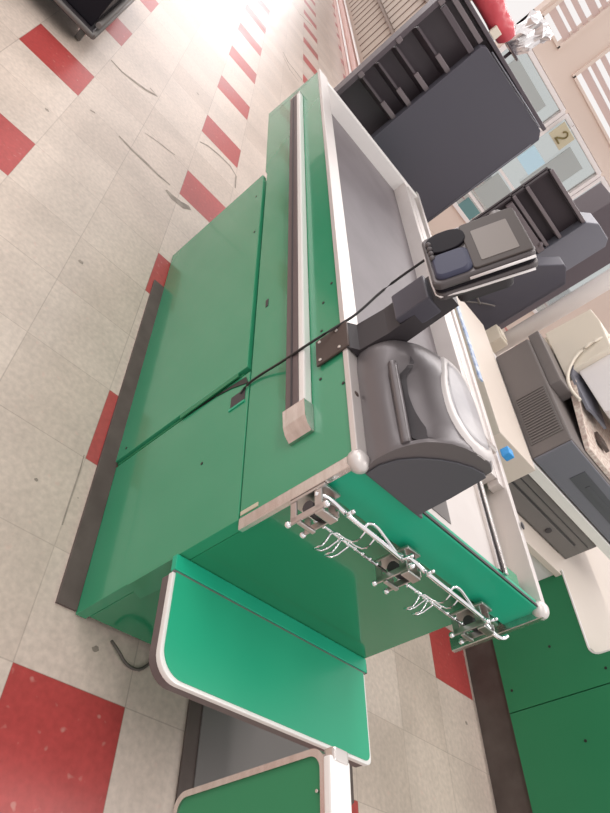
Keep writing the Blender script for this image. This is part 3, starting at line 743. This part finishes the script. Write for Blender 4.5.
bm = nb()
for (y, z, r) in (): pass
cl = [(1.45, -.965, 1.620, .025), (1.45, -.955, 1.622, .045), (1.45, -.90, 1.630, .058), (1.45, -.84, 1.632, .055), (1.45, -.78, 1.640, .062), (1.45, -.72, 1.645, .068), (1.45, -.66, 1.645, .07), (1.45, -.62, 1.64, .03)]
loft(bm, [[Vector((x_, y_, z_)) + Vector((math.cos(a) * r_ * .8, -.25 * math.sin(a) * r_, math.sin(a) * r_)) for a in [k * PI / 8 for k in range(16)]] for x_, y_, z_, r_ in cl])
single('plastic_bag', bm, M['red'], 'shiny red plastic bag lying along the top of the tall dark rack', 'bag', (1.45, -.80, 1.57))
bm = nb(); wbox(bm, 1.382, 1.402, -.90, -.85, 1.567, 1.61, .003); single('box', bm, M['cream2'], 'tiny cream box on the rack top beside the red bag', 'box', (1.56, -.9, 1.567))
sv = thing('foil_planter', 'crumpled silver foil wrapped pot on a thin dark stand near the front windows', 'planter', (2.55, -1.42, 0))
bm = nb()
rings = []
for k, (z, r) in enumerate(((1.70, .05), (1.73, .075), (1.78, .09), (1.84, .08), (1.89, .10), (1.92, .09))):
    rings.append([Vector((2.55 + math.cos(a) * r * (1 + .16 * math.sin(7 * a + k)), -1.385 - (z - 1.7) * .12 + math.sin(a) * r * (1 + .16 * math.sin(9 * a + 2 * k)), z + .02 * math.sin(5 * a))) for a in [j * 2 * PI / 48 for j in range(48)]])
loft(bm, rings, smooth=False); obj('foil_wrap', bm, M['foil'], sv)
bm = nb(); disc(bm, (2.55, -1.40, 1.69), (0, 0, 1), .09, .012, 20); tube(bm, [(2.55, -1.42, 0), (2.55, -1.42, 1.69)], .012, 8); disc(bm, (2.55, -1.42, .01), (0, 0, 1), .14, .02, 20); obj('stand', bm, M['rack'], sv)

# second dark rack at the right
c3 = thing('magazine_rack', 'dark two-tier rack with blue-grey end board, right of the payment terminal', 'display rack', (1.8, -2.1, .576))
bm = nb(); wbox(bm, 1.60, 1.625, -1.812, -1.80, .576, 1.49, .002); obj('side_frame', bm, M['rack_dark'], c3)
bm = nb(); wbox(bm, 1.64, 1.66, -2.27, -1.80, .576, 1.48); obj('back_panel', bm, M['rack_dark'], c3)
for z, n in ((1.25, 0), (1.34, 1), (1.50, 2)):
    bm = nb(); wbox(bm, 1.60, 1.64, -2.27, -1.80, z - .03, z - .018); s_ = obj('shelf', bm, M['rack_dark'], c3)
    bm = nb(); wbox(bm, 1.585, 1.60, -2.27, -1.80, z - .022, z, .003); obj('shelf_lip', bm, M['rack_lip'], s_)
bm = nb(); prism(bm, [wp(1.57, y, z) for y, z in ((-2.24, .576), (-2.24, 1.50), (-2.30, 1.555), (-2.44, 1.555), (-2.48, 1.52), (-2.48, .576))], (.16, 0, 0), .006); obj('end_board', bm, M['register_blue'], c3)
bm = nb(); wbox(bm, 1.57, 1.60, -2.24, -1.82, 1.17, 1.215, .004); ball(bm, (1.575, -2.19, 1.21), .018); obj('front_rail', bm, M['rack_lip'], c3)
bm = nb(); wbox(bm, 2.0, 2.3, -2.95, -2.5, .576, 1.74, .01); single('dark_carton', bm, M['rack'], 'dark brown box standing at the right edge beside the front window', 'box', (2.15, -2.7, .576))

# ================================================================== CART, top left
kt = thing('platform_cart', 'low black cart on a caster wheel at the top left edge of the floor', 'cart', (1.6, .55, 0))
bm = nb(); wbox(bm, 1.30, 2.60, .43, 1.35, .09, .125, .006); obj('deck', bm, M['black'], kt)
bm = nb()
for a, b in (((1.28, .42, .115), (1.28, 1.36, .115)), ((1.28, .42, .115), (2.6, .42, .115)), ((1.32, .43, .16), (2.6, .43, .16))): tube(bm, [a, b], .014, 8)
obj('edge_rail', bm, M['drawer'], kt)
bm = nb(); prism(bm, [wp(x, .45, z) for x, z in ((1.33, .125), (2.58, .125), (2.58, .55), (1.38, .55))], (0, .8, 0), .008); obj('bin', bm, M['term_black'], kt)
for x, y in ((1.42, .47), (2.50, .47), (1.42, 1.3), (2.50, 1.3)):
    bm = nb(); disc(bm, (x, y, .042), (0, 1, 0), .041, .03, 20); wh = obj('caster_wheel', bm, M['drawer'], kt)
    bm = nb(); wbox(bm, x - .02, x + .02, y - .022, y - .016, .04, .105); wbox(bm, x - .02, x + .02, y + .016, y + .022, .04, .105); wbox(bm, x - .025, x + .025, y - .025, y + .025, .098, .106, .002); obj('caster_fork', bm, M['chrome'], wh)

# ================================================================== GONDOLA SHELVING, top
gd = thing('slatwall_shelving', 'long tan slatwall shelving run with pinkish base rail, far behind the dark rack', 'shelving', (12, -2.3, 0))
bm = nb(); wbox(bm, 8.2, 22, -2.40, -2.20, .0, .06, .01); obj('base_deck', bm, M['pink_edge'], gd)
bm = nb(); wbox(bm, 8.2, 22, -2.196, -2.17, .09, .12, .004); wbox(bm, 8.2, 22, -2.30, -2.26, .22, .25, .004); obj('price_rail', bm, M['white_trim'], gd)
bm = nb(); wbox(bm, 8.2, 22, -2.60, -2.22, .06, .20, .004); obj('plinth', bm, M['pink_edge'], gd)
bm = nb(); wbox(bm, 8.2, 22, -2.52, -2.42, .20, 2.4); obj('back_panel', bm, M['tan'], gd)
bm = nb()
x = 8.3
while x < 20: wbox(bm, x, x + .03, -2.42, -2.41, .26, 2.3); x += .42
obj('groove', bm, M['tan_line'], gd)
bm = nb(); wbox(bm, 8.2, 22, -2.42, -2.28, .86, .90, .004); obj('shelf', bm, M['tan_line'], gd)
bm = nb(); wbox(bm, 8.2, 22, -2.42, -2.28, 1.5, 1.54, .004); obj('shelf', bm, M['tan_line'], gd)

# ================================================================== LIGHT
w = bpy.data.worlds.new('world'); SC.world = w; w.use_nodes = True
bg = w.node_tree.nodes['Background']; bg.inputs[0].default_value = (1.0, .955, .94, 1); bg.inputs[1].default_value = .95


def area(name, loc, rot, sx, sy, e, col=(1, .96, .92)):
    l = bpy.data.lights.new(name, 'AREA'); l.shape = 'RECTANGLE'; l.size = sx; l.size_y = sy; l.energy = e; l.color = col
    o = bpy.data.objects.new(name, l); COL.objects.link(o); o.location = loc; o.rotation_euler = rot; return o


area('overhead_light', (.2, 1.2, 3.6), (0, 0, 0), 6, .3, 60)
area('overhead_light', (.5, -2.2, 3.6), (0, 0, 0), 6, .3, 70)
area('overhead_light', (9, 6, 3.6), (0, 0, 0), 9, 3, 420, (1, .95, .95))  # broad lamp added overhead to brighten the far floor
area('daylight', (24, -.5, 3.2), (0, math.radians(80), 0), 3.4, 12, 620, (1, .93, .94))
area('daylight', (5.9, -4.0, 4.7), (0, math.radians(60), 0), 1.6, 5, 170, (1, .97, .97))
SC.view_settings.view_transform = 'Standard'; SC.view_settings.look = 'None'
SC.view_settings.exposure = 0.0; SC.view_settings.gamma = 1
